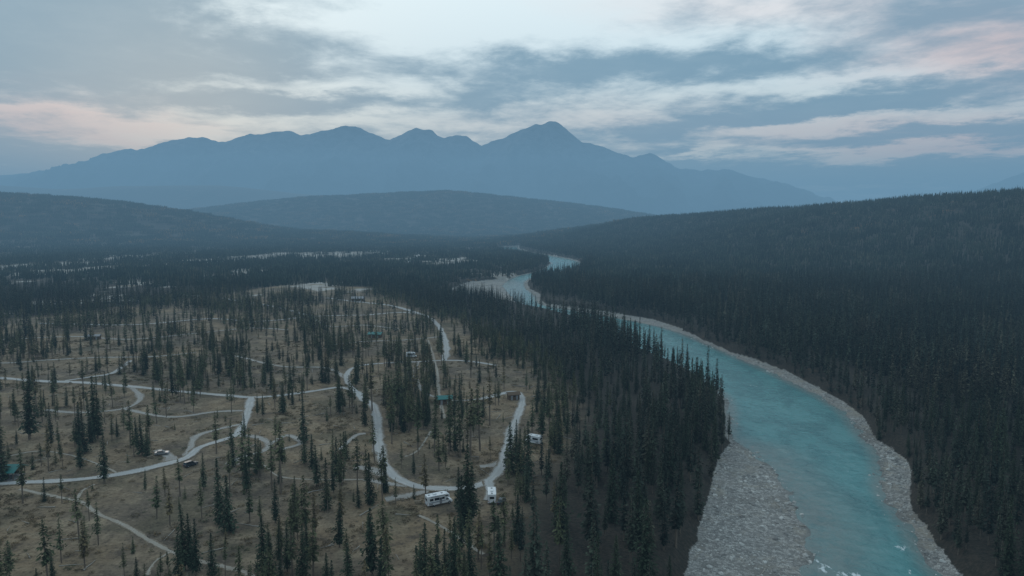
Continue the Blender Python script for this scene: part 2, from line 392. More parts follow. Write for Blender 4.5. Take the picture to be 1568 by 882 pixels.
def conifer_lists(seed,h,cb,R,step,nb,nk,fs=.5,shape=.85,gap=.12,droop=.25,tn=6):
    rng=random.Random(seed); V=[];Fc=[];mi=[];sh=[]
    trunk(V,Fc,mi,sh,h,.012*h+.03,rng,tn,5 if tn>4 else 3)
    z=cb*h
    zz=.12*h
    while zz<cb*h and tn>4:
        a=rng.uniform(0,6.28); L=rng.uniform(.3,.9); w=.03; b0=len(V)
        ca,sa=math.cos(a),math.sin(a)
        V+= [(0,0,zz-w),(0,0,zz+w),(ca*L,sa*L,zz-.15*L)]; sh+=[.4]*3; Fc.append((b0,b0+1,b0+2)); mi.append(1)
        zz+=rng.uniform(.25,.7)
    lob=[rng.uniform(.65,1.3) for _ in range(5)]
    while z<h-.15:
        t=(z-cb*h)/(h*(1-cb))
        prof=(1-t)**shape if t>.12 else (.55+.45*t/.12)*(1-t)**shape
        n=max(3,int(nb*(.45+.55*(1-t))+rng.random()))
        ph=rng.uniform(0,6.28)
        tier=rng.uniform(.68,1.18)
        for i in range(n):
            if rng.random()<gap: continue
            a=ph+6.283*i/n+rng.uniform(-.4,.4)
            L=(R*prof*tier*lob[int((a%6.283)/6.283*5)%5]*rng.uniform(.6,1.15))+.14
            ca,sa=math.cos(a),math.sin(a)
            cs=rng.uniform(.3,.8)
            k2=max(2,int(nk*(.4+.6*min(1,L/R))+.5))
            for k in range(k2):
                s=L*((k+rng.random()*.9)/k2)
                up=.35*(t)-droop*(s/max(L,.1))*L*.9
                lat=rng.uniform(-.28,.28)*s
                x=ca*s-sa*lat; y=sa*s+ca*lat; zc=z+up+rng.uniform(-.12,.12)
                w=fs*rng.uniform(.5,1.1)*(.45+.55*(1-t)); ln=w*rng.uniform(.9,1.6)
                yaw=a+rng.uniform(-.9,.9); cx,sx=math.cos(yaw),math.sin(yaw)
                dz=-rng.uniform(.1,.6)*ln; tl=rng.uniform(-.35,.35)*w
                b0=len(V)
                V+=[(x-cx*ln*.45,y-sx*ln*.45,zc-dz*.4),(x-sx*w*.5,y+cx*w*.5,zc+tl),(x+cx*ln*.6,y+sx*ln*.6,zc+dz),(x+sx*w*.5,y-cx*w*.5,zc-tl)]
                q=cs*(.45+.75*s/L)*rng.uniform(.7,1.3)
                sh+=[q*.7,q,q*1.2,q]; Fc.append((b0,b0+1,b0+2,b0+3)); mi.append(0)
        z+=step*rng.uniform(.7,1.3)*(.65+.35*(1-t))
    b0=len(V); V+=[(.07,0,h-.5),(-.05,.06,h-.5),(0,-.07,h-.5),(0,0,h+.35)]; sh+=[.5]*4
    Fc+= [(b0,b0+1,b0+3),(b0+1,b0+2,b0+3),(b0+2,b0,b0+3)]; mi+=[0]*3
    return V,Fc,mi,sh
def conifer(name,seed,h,cb,R,step,nb,nk,fm,*a):
    V,Fc,mi,sh=conifer_lists(seed,h,cb,R,step,nb,nk,*a); return from_lists(name,V,Fc,mi,sh,[fm,BK])
def lowtree(V,Fc,mi,sh,x,y,z,h,R,rng,tiers=4,n=6):
    for k in range(tiers):
        t0=.12+.88*k/tiers; t1=min(1.0,t0+.88/tiers*1.7)
        b0=len(V); s=rng.uniform(.2,.9)
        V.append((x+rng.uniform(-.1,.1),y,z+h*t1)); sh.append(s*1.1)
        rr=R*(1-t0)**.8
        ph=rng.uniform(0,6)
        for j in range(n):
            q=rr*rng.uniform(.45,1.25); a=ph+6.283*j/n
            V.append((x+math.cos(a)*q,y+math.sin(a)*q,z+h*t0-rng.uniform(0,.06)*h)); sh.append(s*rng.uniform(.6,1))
        for j in range(n): Fc.append((b0,b0+1+j,b0+1+(j+1)%n)); mi.append(0)
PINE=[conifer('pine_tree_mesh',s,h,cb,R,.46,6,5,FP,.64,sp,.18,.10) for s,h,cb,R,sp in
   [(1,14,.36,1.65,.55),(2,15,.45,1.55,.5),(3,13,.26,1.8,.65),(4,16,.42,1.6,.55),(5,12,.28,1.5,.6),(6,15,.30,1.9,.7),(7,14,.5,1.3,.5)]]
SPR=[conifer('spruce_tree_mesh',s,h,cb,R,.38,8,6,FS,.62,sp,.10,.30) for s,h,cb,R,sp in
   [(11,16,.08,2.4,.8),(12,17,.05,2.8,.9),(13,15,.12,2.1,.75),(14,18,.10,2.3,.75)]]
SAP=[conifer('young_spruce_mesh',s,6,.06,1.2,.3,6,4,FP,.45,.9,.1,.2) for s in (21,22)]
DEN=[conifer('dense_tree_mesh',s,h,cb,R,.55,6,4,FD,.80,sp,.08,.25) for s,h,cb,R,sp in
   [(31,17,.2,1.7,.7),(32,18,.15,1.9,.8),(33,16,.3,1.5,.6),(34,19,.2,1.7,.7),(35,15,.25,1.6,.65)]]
MIDP=[(41,17,.15,1.7,.75),(42,18,.12,1.9,.8),(43,16,.2,1.5,.65),(44,19,.15,1.7,.75)]
MIDL=[conifer_lists(s,h,cb,R,.95,5,2.6,1.3,sp,.05,.25,3) for s,h,cb,R,sp in MIDP]
DENM=[from_lists('mid_tree_mesh',*L,[FD,BK]) for L in MIDL]
PINM=[conifer('mid_pine_mesh',s,h,.28,1.5,.8,5,3,FP,1.0,.6,.1,.15) for s,h in [(51,14),(52,15),(53,13)]]
def patch(name,seed,size,cnt,h,R,tiers,n,fm):
    rng=random.Random(seed); V=[];Fc=[];mi=[];sh=[]
    for i in range(cnt):
        hh=h*rng.uniform(.5,1.25)
        lowtree(V,Fc,mi,sh,rng.uniform(-.5,.5)*size,rng.uniform(-.5,.5)*size,-3,hh+3,R*rng.uniform(.8,1.2),rng,tiers,n)
    return from_lists(name,V,Fc,mi,sh,[fm,BK])
def midstand(name,seed,size,sp):
    rng=random.Random(seed); V=[];Fc=[];mi=[];sh=[]; k=int(size/sp)
    for i in range(k):
        for j in range(k):
            if rng.random()<.12: continue
            LV,LF,LM,LS=MIDL[rng.randrange(4)]; b0=len(V)
            ox=(i+.5)*sp-size/2+rng.uniform(-.48,.48)*sp; oy=(j+.5)*sp-size/2+rng.uniform(-.48,.48)*sp
            s=rng.uniform(.45,1.2); w=s*rng.uniform(.9,1.25); a=rng.uniform(0,6.28); ca,sa=math.cos(a)*w,math.sin(a)*w; q=rng.choice([.5,.7,.9,1,1.3,1.9])
            V+=[(x*ca-y*sa+ox,x*sa+y*ca+oy,z*s-.5) for x,y,z in LV]; Fc+=[tuple(t+b0 for t in f) for f in LF]; mi+=LM; sh+=[t*q for t in LS]
    return from_lists(name,V,Fc,mi,sh,[FD,BK])
P20=[patch('stand20',60+i,22,13,13,1.8,4,5,FD) for i in range(7)]
P50=[patch('stand50',70+i,60,70,13,2.4,2,5,FF) for i in range(5)]
MST=[midstand('midstand',80+i,23,4.6) for i in range(6)]
def coll(name,meshes):
    c=lib(name)
    for i,mm in enumerate(meshes): c.objects.link(bpy.data.objects.new('%s_variant_%02d'%(name,i),mm))
    return c
def scatter(name,X,Y,Z,rz,sc,idx,c,tilt=None):
    n=len(X)
    me=bpy.data.meshes.new(name); me.vertices.add(n); me.vertices.foreach_set('co',np.stack([X,Y,Z],-1).astype(np.float32).ravel())
    R=np.zeros((n,3),np.float32); R[:,2]=rz
    if tilt is not None: R[:,0]=tilt[0]; R[:,1]=tilt[1]
    a=me.attributes.new('rot','FLOAT_VECTOR','POINT'); a.data.foreach_set('vector',R.ravel())
    S=np.asarray(sc,np.float32); 
    if S.ndim==1: S=np.stack([S,S,S],-1)
    a=me.attributes.new('scl','FLOAT_VECTOR','POINT'); a.data.foreach_set('vector',np.ascontiguousarray(S,np.float32).ravel())
    a=me.attributes.new('idx','INT','POINT'); a.data.foreach_set('value',np.asarray(idx,np.int32))
    o=link(bpy.data.objects.new(name,me))
    ng=bpy.data.node_groups.new(name+'_nodes','GeometryNodeTree')
    ng.interface.new_socket('Geometry',in_out='INPUT',socket_type='NodeSocketGeometry'); ng.interface.new_socket('Geometry',in_out='OUTPUT',socket_type='NodeSocketGeometry')
    gi=ng.nodes.new('NodeGroupInput'); go=ng.nodes.new('NodeGroupOutput')
    iop=ng.nodes.new('GeometryNodeInstanceOnPoints'); ci=ng.nodes.new('GeometryNodeCollectionInfo')
    ci.inputs['Collection'].default_value=c; ci.inputs['Separate Children'].default_value=True; ci.inputs['Reset Children'].default_value=True
    def na(nm,tp):
        x=ng.nodes.new('GeometryNodeInputNamedAttribute'); x.data_type=tp; x.inputs['Name'].default_value=nm; return x.outputs['Attribute']
    er=ng.nodes.new('FunctionNodeEulerToRotation'); ng.links.new(na('rot','FLOAT_VECTOR'),er.inputs[0])
    ng.links.new(gi.outputs[0],iop.inputs['Points']); ng.links.new(ci.outputs[0],iop.inputs['Instance'])
    iop.inputs['Pick Instance'].default_value=True
    ng.links.new(na('idx','INT'),iop.inputs['Instance Index']); ng.links.new(er.outputs[0],iop.inputs['Rotation']); ng.links.new(na('scl','FLOAT_VECTOR'),iop.inputs['Scale'])
    ng.links.new(iop.outputs[0],go.inputs[0])
    md=o.modifiers.new('instances','NODES'); md.node_group=ng
    return o
def jgrid(x0,x1,y0,y1,s,seed,j=.95):
    r=np.random.default_rng(seed)
    X,Y=np.meshgrid(np.arange(x0,x1,s),np.arange(y0,y1,s)); X=X.ravel()+r.uniform(-.5,.5,X.size)*s*j; Y=Y.ravel()+r.uniform(-.5,.5,Y.size)*s*j
    k=np.abs(X)<.88*Y+90
    return X[k],Y[k],r
# ---------------------------------------------------------------- hero trees (campground foreground)
def T(u,v,vt,kind): 
    x,y=g(u,v); d=math.hypot(y,80); return (x,y,(v-vt)/F*d*1.02,kind)
HERO=[T(*a) for a in [(45,672,572,'s'),(145,672,580,'s'),(160,738,665,'s'),(218,697,638,'s'),(283,872,778,'s'),(300,880,800,'s'),(338,800,705,'s'),(403,875,795,'s'),(352,752,690,'p'),
 (465,678,608,'s'),(485,745,685,'s'),(515,735,672,'s'),(549,778,745,'s'),(570,880,785,'s'),(535,905,835,'s'),(650,905,808,'s'),(668,900,825,'s'),(715,806,690,'s'),(704,785,720,'s'),(210,900,856,'s'),(312,748,695,'s'),
 (410,570,520,'s'),(325,528,485,'s'),(352,578,535,'s'),(652,762,700,'p'),(782,725,650,'s'),(795,722,660,'s'),(808,735,650,'s'),(450,835,745,'p'),(470,845,735,'p'),(520,838,775,'s'),(480,880,800,'p'),(430,840,790,'p'),
 (372,742,650,'p'),(382,735,660,'p'),(430,755,650,'p'),(422,690,640,'p'),(560,640,580,'p'),(570,630,560,'p'),(80,882,845,'s'),(130,870,800,'p'),(35,770,690,'p'),(68,768,732,'s'),(95,770,728,'p'),
 (665,700,620,'p'),(690,690,600,'p'),(705,700,610,'p'),(720,705,600,'p'),(735,690,590,'p'),(640,690,615,'p'),(750,650,570,'p'),(610,640,560,'p'),(5,735,650,'s'),(0,700,640,'p'),(260,800,740,'p'),(240,790,730,'p'),
 (325,880,820,'s'),(345,882,830,'p'),(430,900,850,'s'),(765,900,800,'s'),(750,890,820,'p'),(600,680,600,'p'),(595,650,570,'p'),(240,650,600,'p'),(255,640,590,'p'),(190,660,620,'p'),(85,590,555,'s'),(545,592,545,'s'),
 (275,890,815,'s'),(292,868,790,'s'),(350,812,730,'s'),(500,905,850,'s'),(415,890,820,'s'),(640,900,840,'s'),(585,900,830,'s'),(150,672,600,'s'),(708,812,735,'s'),(722,800,720,'s'),(225,700,655,'s')]]
def place(me,name,x,y,z,sc,rz,sw_=1.0):
    o=bpy.data.objects.new(name,me); o.location=(x,y,z); o.scale=(sc*sw_,sc*sw_,sc); o.rotation_euler=(random.uniform(-.03,.03),random.uniform(-.03,.03),rz); link(o); return o
hx=np.array([h[0] for h in HERO]); hy=np.array([h[1] for h in HERO]); hz=hgt(hx,hy)
PH=[14,15,13,16,12,15,14]; SH=[16,17,15,18]
for (x,y,h,k),z in zip(HERO,hz):
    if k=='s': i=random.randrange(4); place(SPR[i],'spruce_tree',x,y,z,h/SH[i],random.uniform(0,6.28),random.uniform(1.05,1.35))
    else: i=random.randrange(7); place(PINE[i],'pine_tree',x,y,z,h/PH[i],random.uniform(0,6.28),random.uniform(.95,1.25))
VEH=[(670,772),(753,768),(628,546),(818,678),(248,697),(292,712),(12,728),(680,614),(575,514),(785,608)]
EX=[g(u,v) for u,v in VEH]
def cleared(X,Y):
    k=np.ones(X.shape,bool)
    for i,(ex,ey) in enumerate(EX):
        k&=~(((X-ex*(Y/ey))**2<(5.5)**2)&(Y<ey+5)&(Y>ey-(28 if i<2 else 18)))
    for x,y,_,_ in HERO: k&=((X-x)**2+(Y-y)**2)>2.6**2
    return k
# ---------------------------------------------------------------- campground trees
X,Y,r=jgrid(-600,110,120,800,3.2,101)
sd=sdist(X,Y,CAMP); k=sd<2
X,Y,sd=X[k],Y[k],sd[k]
cl=fbm(X,Y,22,200,3); u_eq=784+F*X/Y
den=.040+.56*sstep(.50,.68,cl)
den*=np.where((u_eq>590)&(Y<420),1.5,1.0)*np.where(Y<215,.55,1)*np.where((Y>215)&(Y<330)&(u_eq<560),.85,1)
den+=.32*sstep(-22,0,sd)*np.where(Y<700,1,.6)
k=(r.random(X.shape)<den)&(road_clear(X,Y)>1.2)&cleared(X,Y)
X,Y=X[k],Y[k]; Z=hgt(X,Y); rr=r.random(X.shape); u_eq=u_eq[k]
near=Y<470
for x,y,z,q,ue in zip(X[near],Y[near],Z[near],rr[near],u_eq[near]):
    s=random.choice((random.uniform(.4,.8),random.uniform(.75,1.15)))
    if q<.60: i=random.randrange(7); place(PINE[i],'pine_tree',x,y,z-.1,s*1.0,random.uniform(0,6.28),random.uniform(.85,1.3))
    elif q<.84: i=random.randrange(4); place(SPR[i],'spruce_tree',x,y,z-.1,s*.82,random.uniform(0,6.28),random.uniform(.9,1.25))
    else: place(SAP[random.randrange(2)],'young_spruce',x,y,z-.05,random.uniform(.4,1.0),random.uniform(0,6.28))
print('campground trees',int(near.sum()),'far',int((~near).sum()))
cm=coll('pine_mid_library',PINM+DENM[:1])
f=~near; n=int(f.sum()); s=r.uniform(.5,1.0,n)
scatter('open_pine_woodland',X[f],Y[f],Z[f]-.1,r.uniform(0,6.28,n),s,r.integers(0,4,n),cm)
# ---------------------------------------------------------------- dense forest near (instanced)
X,Y,r=jgrid(-1150,1150,95,900,4.6,202)
sw,sg=river_fields(X,Y); sd=sdist(X,Y,CAMP); cr=clearing(X,Y)
mid=(Lw+Rw)/2
right=X>np.interp(Y,mid[:90,1],mid[:90,0])
dens=np.where(right,.82,.80)*(1-.93*cr)
cl=fbm(X,Y,60,210,3)
dens*=np.where(right|(sd<60),sstep(.28,.45,cl)*.35+.65,sstep(.36,.56,cl)*.8+.2)
belt=(~right)&(X>-40)&(Y<330)&(sd<28); dens*=np.where(belt,.72,1)
D=np.hypot(X,Y)
STAND=(D>=360)&right&(sg>19)
k=(sd>1)&(sg>1.0)&(r.random(X.shape)<dens)&(road_clear(X,Y)>2)&cleared(X,Y)&(~STAND)
X,Y,sg,right,sd,D=X[k],Y[k],sg[k],right[k],sd[k],D[k]; Z=hgt(X,Y)-.3
s=r.uniform(.5,1.15,len(X))*np.where(right,np.where(sg<5,.8,1.0),np.where((sg<35)&(Y<600),1.15,.85))*np.where(vnoise(X,Y,35,9)>.5,1,.88)
rz=r.uniform(0,6.28,len(X)); sv=np.stack([s*r.uniform(.9,1.25,len(X))]*2+[s],-1)
c1=coll('forest_near_library',DEN+SPR[:2]+PINE[:1]); c2=coll('forest_mid_library',DENM)
n1=D<340
print('dense',int(n1.sum()),int((~n1).sum()))
ii=r.integers(0,8,len(X)); ii=np.where((ii>=7)&(right|(sd>25)),ii-5,ii)
q=n1&~right; scatter('riverbank_forest',X[q],Y[q],Z[q],rz[q],sv[q],ii[q],c1)
q=n1&right; scatter('conifer_forest',X[q],Y[q],Z[q],rz[q],sv[q],ii[q],c1)
q=~n1; scatter('conifer_forest',X[q],Y[q],Z[q],rz[q],sv[q],r.integers(0,4,int(q.sum())),c2)
X,Y,r=jgrid(40,1150,150,900,23,207,.12)
sw,sg=river_fields(X,Y); k=(np.hypot(X,Y)>=366)&(X>np.interp(Y,mid[:90,1],mid[:90,0]))&(sg>24)
X,Y=X[k],Y[k]; n=len(X); print('mid stands',n)
cs_=coll('forest_block_library',MST)
scatter('conifer_forest',X,Y,hgt(X,Y),r.integers(0,4,n)*math.pi/2+r.uniform(-.1,.1,n),np.stack([np.ones(n),np.ones(n),r.uniform(.85,1.1,n)],-1),r.integers(0,6,n),cs_)
# river-edge trees farther up the valley
X,Y,r=jgrid(-250,360,895,2650,6.5,206)
sw,sg=river_fields(X,Y); k=(sg>1.5)&(sg<24)&(r.random(X.shape)<.8)
X,Y=X[k],Y[k]; n=len(X); print('bank',n)
scatter('riverbank_forest',X,Y,hgt(X,Y)-.3,r.uniform(0,6.28,n),r.uniform(.6,1.0,n),r.integers(0,4,n),c2)
# mid distance stands
X,Y,r=jgrid(-2700,2700,895,2700,20,303)
sw,sg=river_fields(X,Y); cr=clearing(X,Y); cl=fbm(X,Y,160,211,3)
k=(sg>13)&(r.random(X.shape)<(1-.92*cr)*np.where(X>0,1,.30+.70*sstep(.36,.52,cl)))
X,Y=X[k],Y[k]; n=len(X); s=np.where(X<0,r.uniform(.6,1.0,n),r.uniform(.75,1.1,n)); print('stands',n)
c3=coll('forest_stand_library',P20)
scatter('distant_forest',X,Y,hgt(X,Y),r.uniform(0,6.28,n),np.stack([np.ones(n),np.ones(n),s],-1),r.integers(0,7,n),c3)
X,Y,r=jgrid(-2700,300,895,2700,15,304); k=clearing(X,Y)>.3; k&=r.random(X.shape)<.5; sw,sg=river_fields(X,Y); k&=sg>2
X,Y=X[k],Y[k]; n=len(X); scatter('scattered_trees',X,Y,hgt(X,Y),r.uniform(0,6.28,n),r.uniform(.4,.95,n),r.integers(0,4,n),c2)
X,Y,r=jgrid(-6500,4200,2650,7400,52,305)
k=r.random(X.shape)<.93; X,Y=X[k],Y[k]
Z=hgt(X,Y); n=len(X); print('far stands',n)
c4=coll('far_stand_library',P50)
scatter('distant_forest',X,Y,Z,r.uniform(0,6.28,n),np.stack([np.ones(n),np.ones(n),r.uniform(.6,1.2,n)],-1),r.integers(0,5,n),c4)
# ---------------------------------------------------------------- undergrowth, logs, rocks
def shrub(seed,R,h,n):
    rng=random.Random(seed); V=[];Fc=[];mi=[];sh=[]
    for i in range(n):
        a=rng.uniform(0,6.28); q=R*math.sqrt(rng.random()); x,y=math.cos(a)*q,math.sin(a)*q; z=h*rng.random()*(1-.6*q/R)
        w=rng.uniform(.12,.3); b0=len(V); c,s_=math.cos(a*3),math.sin(a*3)
        V+=[(x-c*w,y-s_*w,z),(x+s_*w*.5,y-c*w*.5,z+w*.6),(x+c*w,y+s_*w,z+w*.3)]; e=rng.uniform(.3,1); sh+=[e*.6,e,e]; Fc.append((b0,b0+1,b0+2)); mi.append(0)
    return from_lists('shrub_mesh',V,Fc,mi,sh,[SHB])
LOG=simple('weathered_wood',(.34,.31,.27),.9,.3,4)
def logm(seed):
    rng=random.Random(seed); V=[];Fc=[];mi=[];sh=[]; L=rng.uniform(4,8); n=6
    for k in range(4):
        for j in range(n):
            a=6.283*j/n; r_=.16*(1-.2*k); V.append((L*(k/3-.5),math.cos(a)*r_+.1*math.sin(k*2),.15+math.sin(a)*r_)); sh.append(.5)
    for k in range(3):
        for j in range(n): Fc.append((k*n+j,k*n+(j+1)%n,(k+1)*n+(j+1)%n,(k+1)*n+j)); mi.append(0)
    return from_lists('log_mesh',V,Fc,mi,sh,[LOG])
X,Y,r=jgrid(-420,100,125,480,2.0,401)
sd=sdist(X,Y,CAMP); cl=fbm(X,Y,14,222,2)
k=(sd<5)&(r.random(X.shape)<.07+.45*sstep(.48,.72,cl))&(road_clear(X,Y)>.3)
X,Y=X[k],Y[k]; n=len(X); print('shrubs',n)
c5=coll('undergrowth_library',[shrub(1,1.0,.7,60),shrub(2,.7,.9,50),shrub(3,1.4,.5,80)])
scatter('undergrowth',X,Y,hgt(X,Y),r.uniform(0,6.28,n),r.uniform(.4,1.3,n),r.integers(0,3,n),c5)
X,Y,r=jgrid(-350,190,125,380,9,402); sw,sg=river_fields(X,Y); k=((sdist(X,Y,CAMP)<2)&(r.random(X.shape)<.45)&(road_clear(X,Y)>2.5))|((sg<0)&(sw>1.5)&(r.random(X.shape)<.3))
X,Y=X[k],Y[k]; n=len(X)
c6=coll('deadfall_library',[logm(1),logm(2),logm(3)])
scatter('fallen_logs',X,Y,hgt(X,Y),r.uniform(0,6.28,n),r.uniform(.5,1.1,n),r.integers(0,3,n),c6)
m,nt,b=newmat('river_stone'); N=NT(nt); oi=N.n('ShaderNodeObjectInfo').outputs['Random']
tc=N.n('ShaderNodeTexCoord').outputs['Object']
c=N.mix(oi,(.18,.175,.17),(.60,.59,.56)); c=N.mix(N.ss(N.noise(tc,2.5,4),.4,.7,0,.4),c,(.18,.17,.16)); N.l(c,b.inputs['Base Color']); RK=m
import bmesh
def rock(seed):
    bm=bmesh.new(); bmesh.ops.create_icosphere(bm,subdivisions=2,radius=.5); rg=random.Random(seed)
    ph=[rg.uniform(0,6) for _ in range(6)]
    for v in bm.verts:
        p=v.co*2; d=1+.22*math.sin(3*p.x+ph[0])*math.sin(2.6*p.y+ph[1])+.15*math.sin(4*p.z+ph[2]+3*p.x)+rg.uniform(-.06,.06)
        v.co=Vector((p.x*.5*d,p.y*.4*d,p.z*.28*d))
    me=bpy.data.meshes.new('rock_mesh'); bm.to_mesh(me); bm.free(); me.materials.append(RK); return me
X,Y,r=jgrid(20,230,95,520,1.05,501)
sw,sg=river_fields(X,Y)
p=np.where(sg<.5,.42,0)*np.where(sw>-.5,1,0)+np.where((sw<=-.5)&(sw>-6),.07,0)
p*=np.where(Y>300,.6,1)*(.30+1.2*sstep(.35,.6,fbm(X,Y,10,8)))
k=(r.random(X.shape)<p)
X,Y=X[k],Y[k]; n=len(X); print('rocks',n)
c7=coll('river_rock_library',[rock(i) for i in range(5)])
scatter('river_rocks',X,Y,hgt(X,Y)+.02,r.uniform(0,6.28,n),.28+1.3*r.random(n)**5+.3*r.random(n),r.integers(0,5,n),c7,(r.uniform(-.2,.2,n),r.uniform(-.2,.2,n)))
# ---------------------------------------------------------------- vehicles
PW=simple('white_gelcoat',(.74,.75,.76),.35,.05,2,.5); GL=simple('dark_glass',(.02,.024,.03),.08,.1,2,.6); TY=simple('tyre_rubber',(.02,.02,.02),.8)
ST=simple('blue_stripe',(.09,.13,.22),.4,.1); GR=simple('grey_trim',(.28,.28,.29),.5); SIL=simple('silver_paint',(.26,.27,.28),.3,.05,2,.6,.3)
DK=simple('dark_paint',(.03,.035,.045),.3,.05,2,.6); RED=simple('tail_lamp',(.4,.02,.02),.3)
WOOD=simple('brown_wood',(.13,.085,.055),.8,.35,5); TEAL=simple('teal_metal_roof',(.035,.17,.16),.5,.15,2); TIM=simple('table_timber',(.22,.18,.13),.85,.3,5)
class MB:
    def __init__(s): s.V=[];s.F=[];s.M=[]
    def box(s,c,d,m):
        b=len(s.V); x,y,z=c;a,e,f=d[0]/2,d[1]/2,d[2]/2
        for i in (-1,1):
            for j in (-1,1):
                for k in (-1,1): s.V.append((x+i*a,y+j*e,z+k*f))
        for q in ((0,1,3,2),(4,6,7,5),(0,4,5,1),(2,3,7,6),(0,2,6,4),(1,5,7,3)): s.F.append(tuple(b+t for t in q)); s.M.append(m)
    def prism(s,prof,y0,y1,m,ins=0):
        b=len(s.V); n=len(prof); zm=max(p[1] for p in prof)
        for y,sg_ in ((y0,1),(y1,-1)):
            for x,z in prof: s.V.append((x,y+sg_*(ins if z>zm*.75 else 0),z))
        s.F.append(tuple(b+i for i in range(n))); s.M.append(m)
        s.F.append(tuple(b+n+i for i in range(n-1,-1,-1))); s.M.append(m)
        for i in range(n):
            j=(i+1)%n; s.F.append((b+j,b+i,b+n+i,b+n+j)); s.M.append(m)
    def cyl(s,c,r,w,m,n=16):
        b=len(s.V)
        for y in (-w/2,w/2):
            for i in range(n): a=6.283*i/n; s.V.append((c[0]+math.cos(a)*r,c[1]+y,c[2]+math.sin(a)*r))
        s.F.append(tuple(b+i for i in range(n))); s.F.append(tuple(b+n+i for i in range(n-1,-1,-1))); s.M+=[m,m]
        for i in range(n): j=(i+1)%n; s.F.append((b+i,b+n+i,b+n+j,b+j)); s.M.append(m)
    def make(s,name,mats,loc=None,rz=0,bev=.05):
        me=bpy.data.meshes.new(name); me.from_pydata(s.V,[],s.F); 
        for q in mats: me.materials.append(q)
        me.polygons.foreach_set('material_index',np.array(s.M,np.int32)); me.update()
        bm=bmesh.new(); bm.from_mesh(me); bmesh.ops.recalc_face_normals(bm,faces=bm.faces[:]); bm.to_mesh(me); bm.free()
        o=link(bpy.data.objects.new(name,me))
        if bev: md=o.modifiers.new('bevel','BEVEL'); md.width=bev; md.segments=2; md.limit_method='ANGLE'
        if loc: o.location=loc
        o.rotation_euler=(0,0,rz); return o
VM=[PW,GL,TY,ST,GR,SIL,DK,RED]
def gz(x,y): return float(hgt(np.array([x]),np.array([y]))[0])
def motorhome(u,v,rz,L=7.6):
    x,y=g(u,v); B=MB(); h=L/2
    B.prism([(-h,.55),(-h,3.05),(-h+.12,3.15),(h-1.0,3.15),(h-.15,2.85),(h-.05,2.35),(h-.25,2.05),(h-1.35,1.95),(h-1.35,.55)],-1.18,1.18,0)
    B.prism([(h-1.34,.5),(h-1.34,1.93),(h-.95,1.9),(h-.1,1.2),(h+.75,1.02),(h+.85,.5)],-1.0,1.0,0)
    B.prism([(h-.88,1.88),(h-.15,1.23),(h-.08,1.27),(h-.8,1.93)],-.88,.88,1)
    for sy in (-1,1):
        Y_=sy*1.185
        for cx,cz,w,hh in ((-h+1.2,2.1,1.1,.7),(-.6,2.1,1.5,.75),(1.35,2.1,.8,.6),(h-1.0,2.6,.9,.35)): B.box((cx,Y_,cz),(w,.05,hh),1)
        B.box((-.55,Y_,1.35),(L-1.75,.03,.16),3); B.box((-.55,Y_,1.12),(L-1.75,.03,.07),4)
        B.box((-h+1.0,Y_,.85),(1.2,.03,.4),4); B.box((h-.85,sy*1.0,1.5),(.6,.04,.35),1)
        B.cyl((-h+2.0,sy*1.0,.42),.42,.34,2); B.cyl((h-.1,sy*.9,.42),.42,.28,2)
        B.cyl((-h+2.0,sy*1.18,.42),.2,.04,4); B.cyl((h-.1,sy*1.05,.42),.2,.04,4)
        B.box((h-.6,sy*1.2,1.55),(.12,.25,.35),6)
    B.box((.55,-1.2,1.5),(.75,.06,1.8),4); B.box((.55,-1.235,2.0),(.4,.04,.5),1)
    B.box((-h-.02,0,2.1),(.05,1.3,.7),1); B.box((-h-.02,0,.65),(.1,2.2,.22),4)
    for sy in (-.95,.95): B.box((-h-.02,sy,1.1),(.05,.16,.35),7)
    B.box((-.9,0,3.3),(1.0,.75,.28),0); B.box((1.3,0,3.22),(.5,.5,.14),4); B.box((-2.6,0,3.22),(.5,.5,.14),4)
    B.cyl((0,1.28,2.98),.09,.12,4)
    B.box((-.3,-1.25,2.95),(4.2,.14,.14),4)
    for k in range(5): B.box((-h-.08,.75,1.2+.4*k),(.04,.45,.04),4)
    B.box((h+.85,0,.62),(.08,1.9,.2),4)
    B.box((h+.72,0,.85),(.12,1.1,.22),6)
    return B.make('motorhome',VM,(x,y,gz(x,y)+.07),rz,.04)
def car(name,u,v,rz,body,suv=False):
    x,y=g(u,v); B=MB(); t=1.75 if suv else 1.48
    B.prism([(-2.25,.35),(-2.3,.95),(-2.2,1.02),(1.0,1.02),(2.1,.88),(2.3,.6),(2.25,.35)],-.9,.9,body)
    r0=-2.15 if suv else -1.5
    B.prism([(r0,1.0),(r0+.25,t-.03),(r0+.5,t),(.25,t),(1.15,1.0)],-.78,.78,1,.08)
    B.box(((r0+.9),0,t+.005),(1.9 if suv else 1.2,1.3,.06),body)
    for sx in (-1.4,1.45):
        for sy in (-.82,.82): B.cyl((sx,sy,.34),.34,.22,2); B.cyl((sx,sy*1.13,.34),.18,.03,4)
    for sy in (-.65,.65): B.box((-2.3,sy,.8),(.05,.3,.15),7); B.box((2.22,sy,.75),(.08,.35,.14),0)
    return B.make(name,VM,(x,y,gz(x,y)+.07),rz,.05)
motorhome(670,774,math.radians(28),6.8)
motorhome(753,768,math.radians(93),6.6)
motorhome(818,678,math.radians(150),5.6)
motorhome(629,546,math.radians(10),5.6)
car('parked_car',248,697,math.radians(15),5); car('parked_suv',292,714,math.radians(60),6,True)
car('parked_car',768,772,math.radians(80),6)
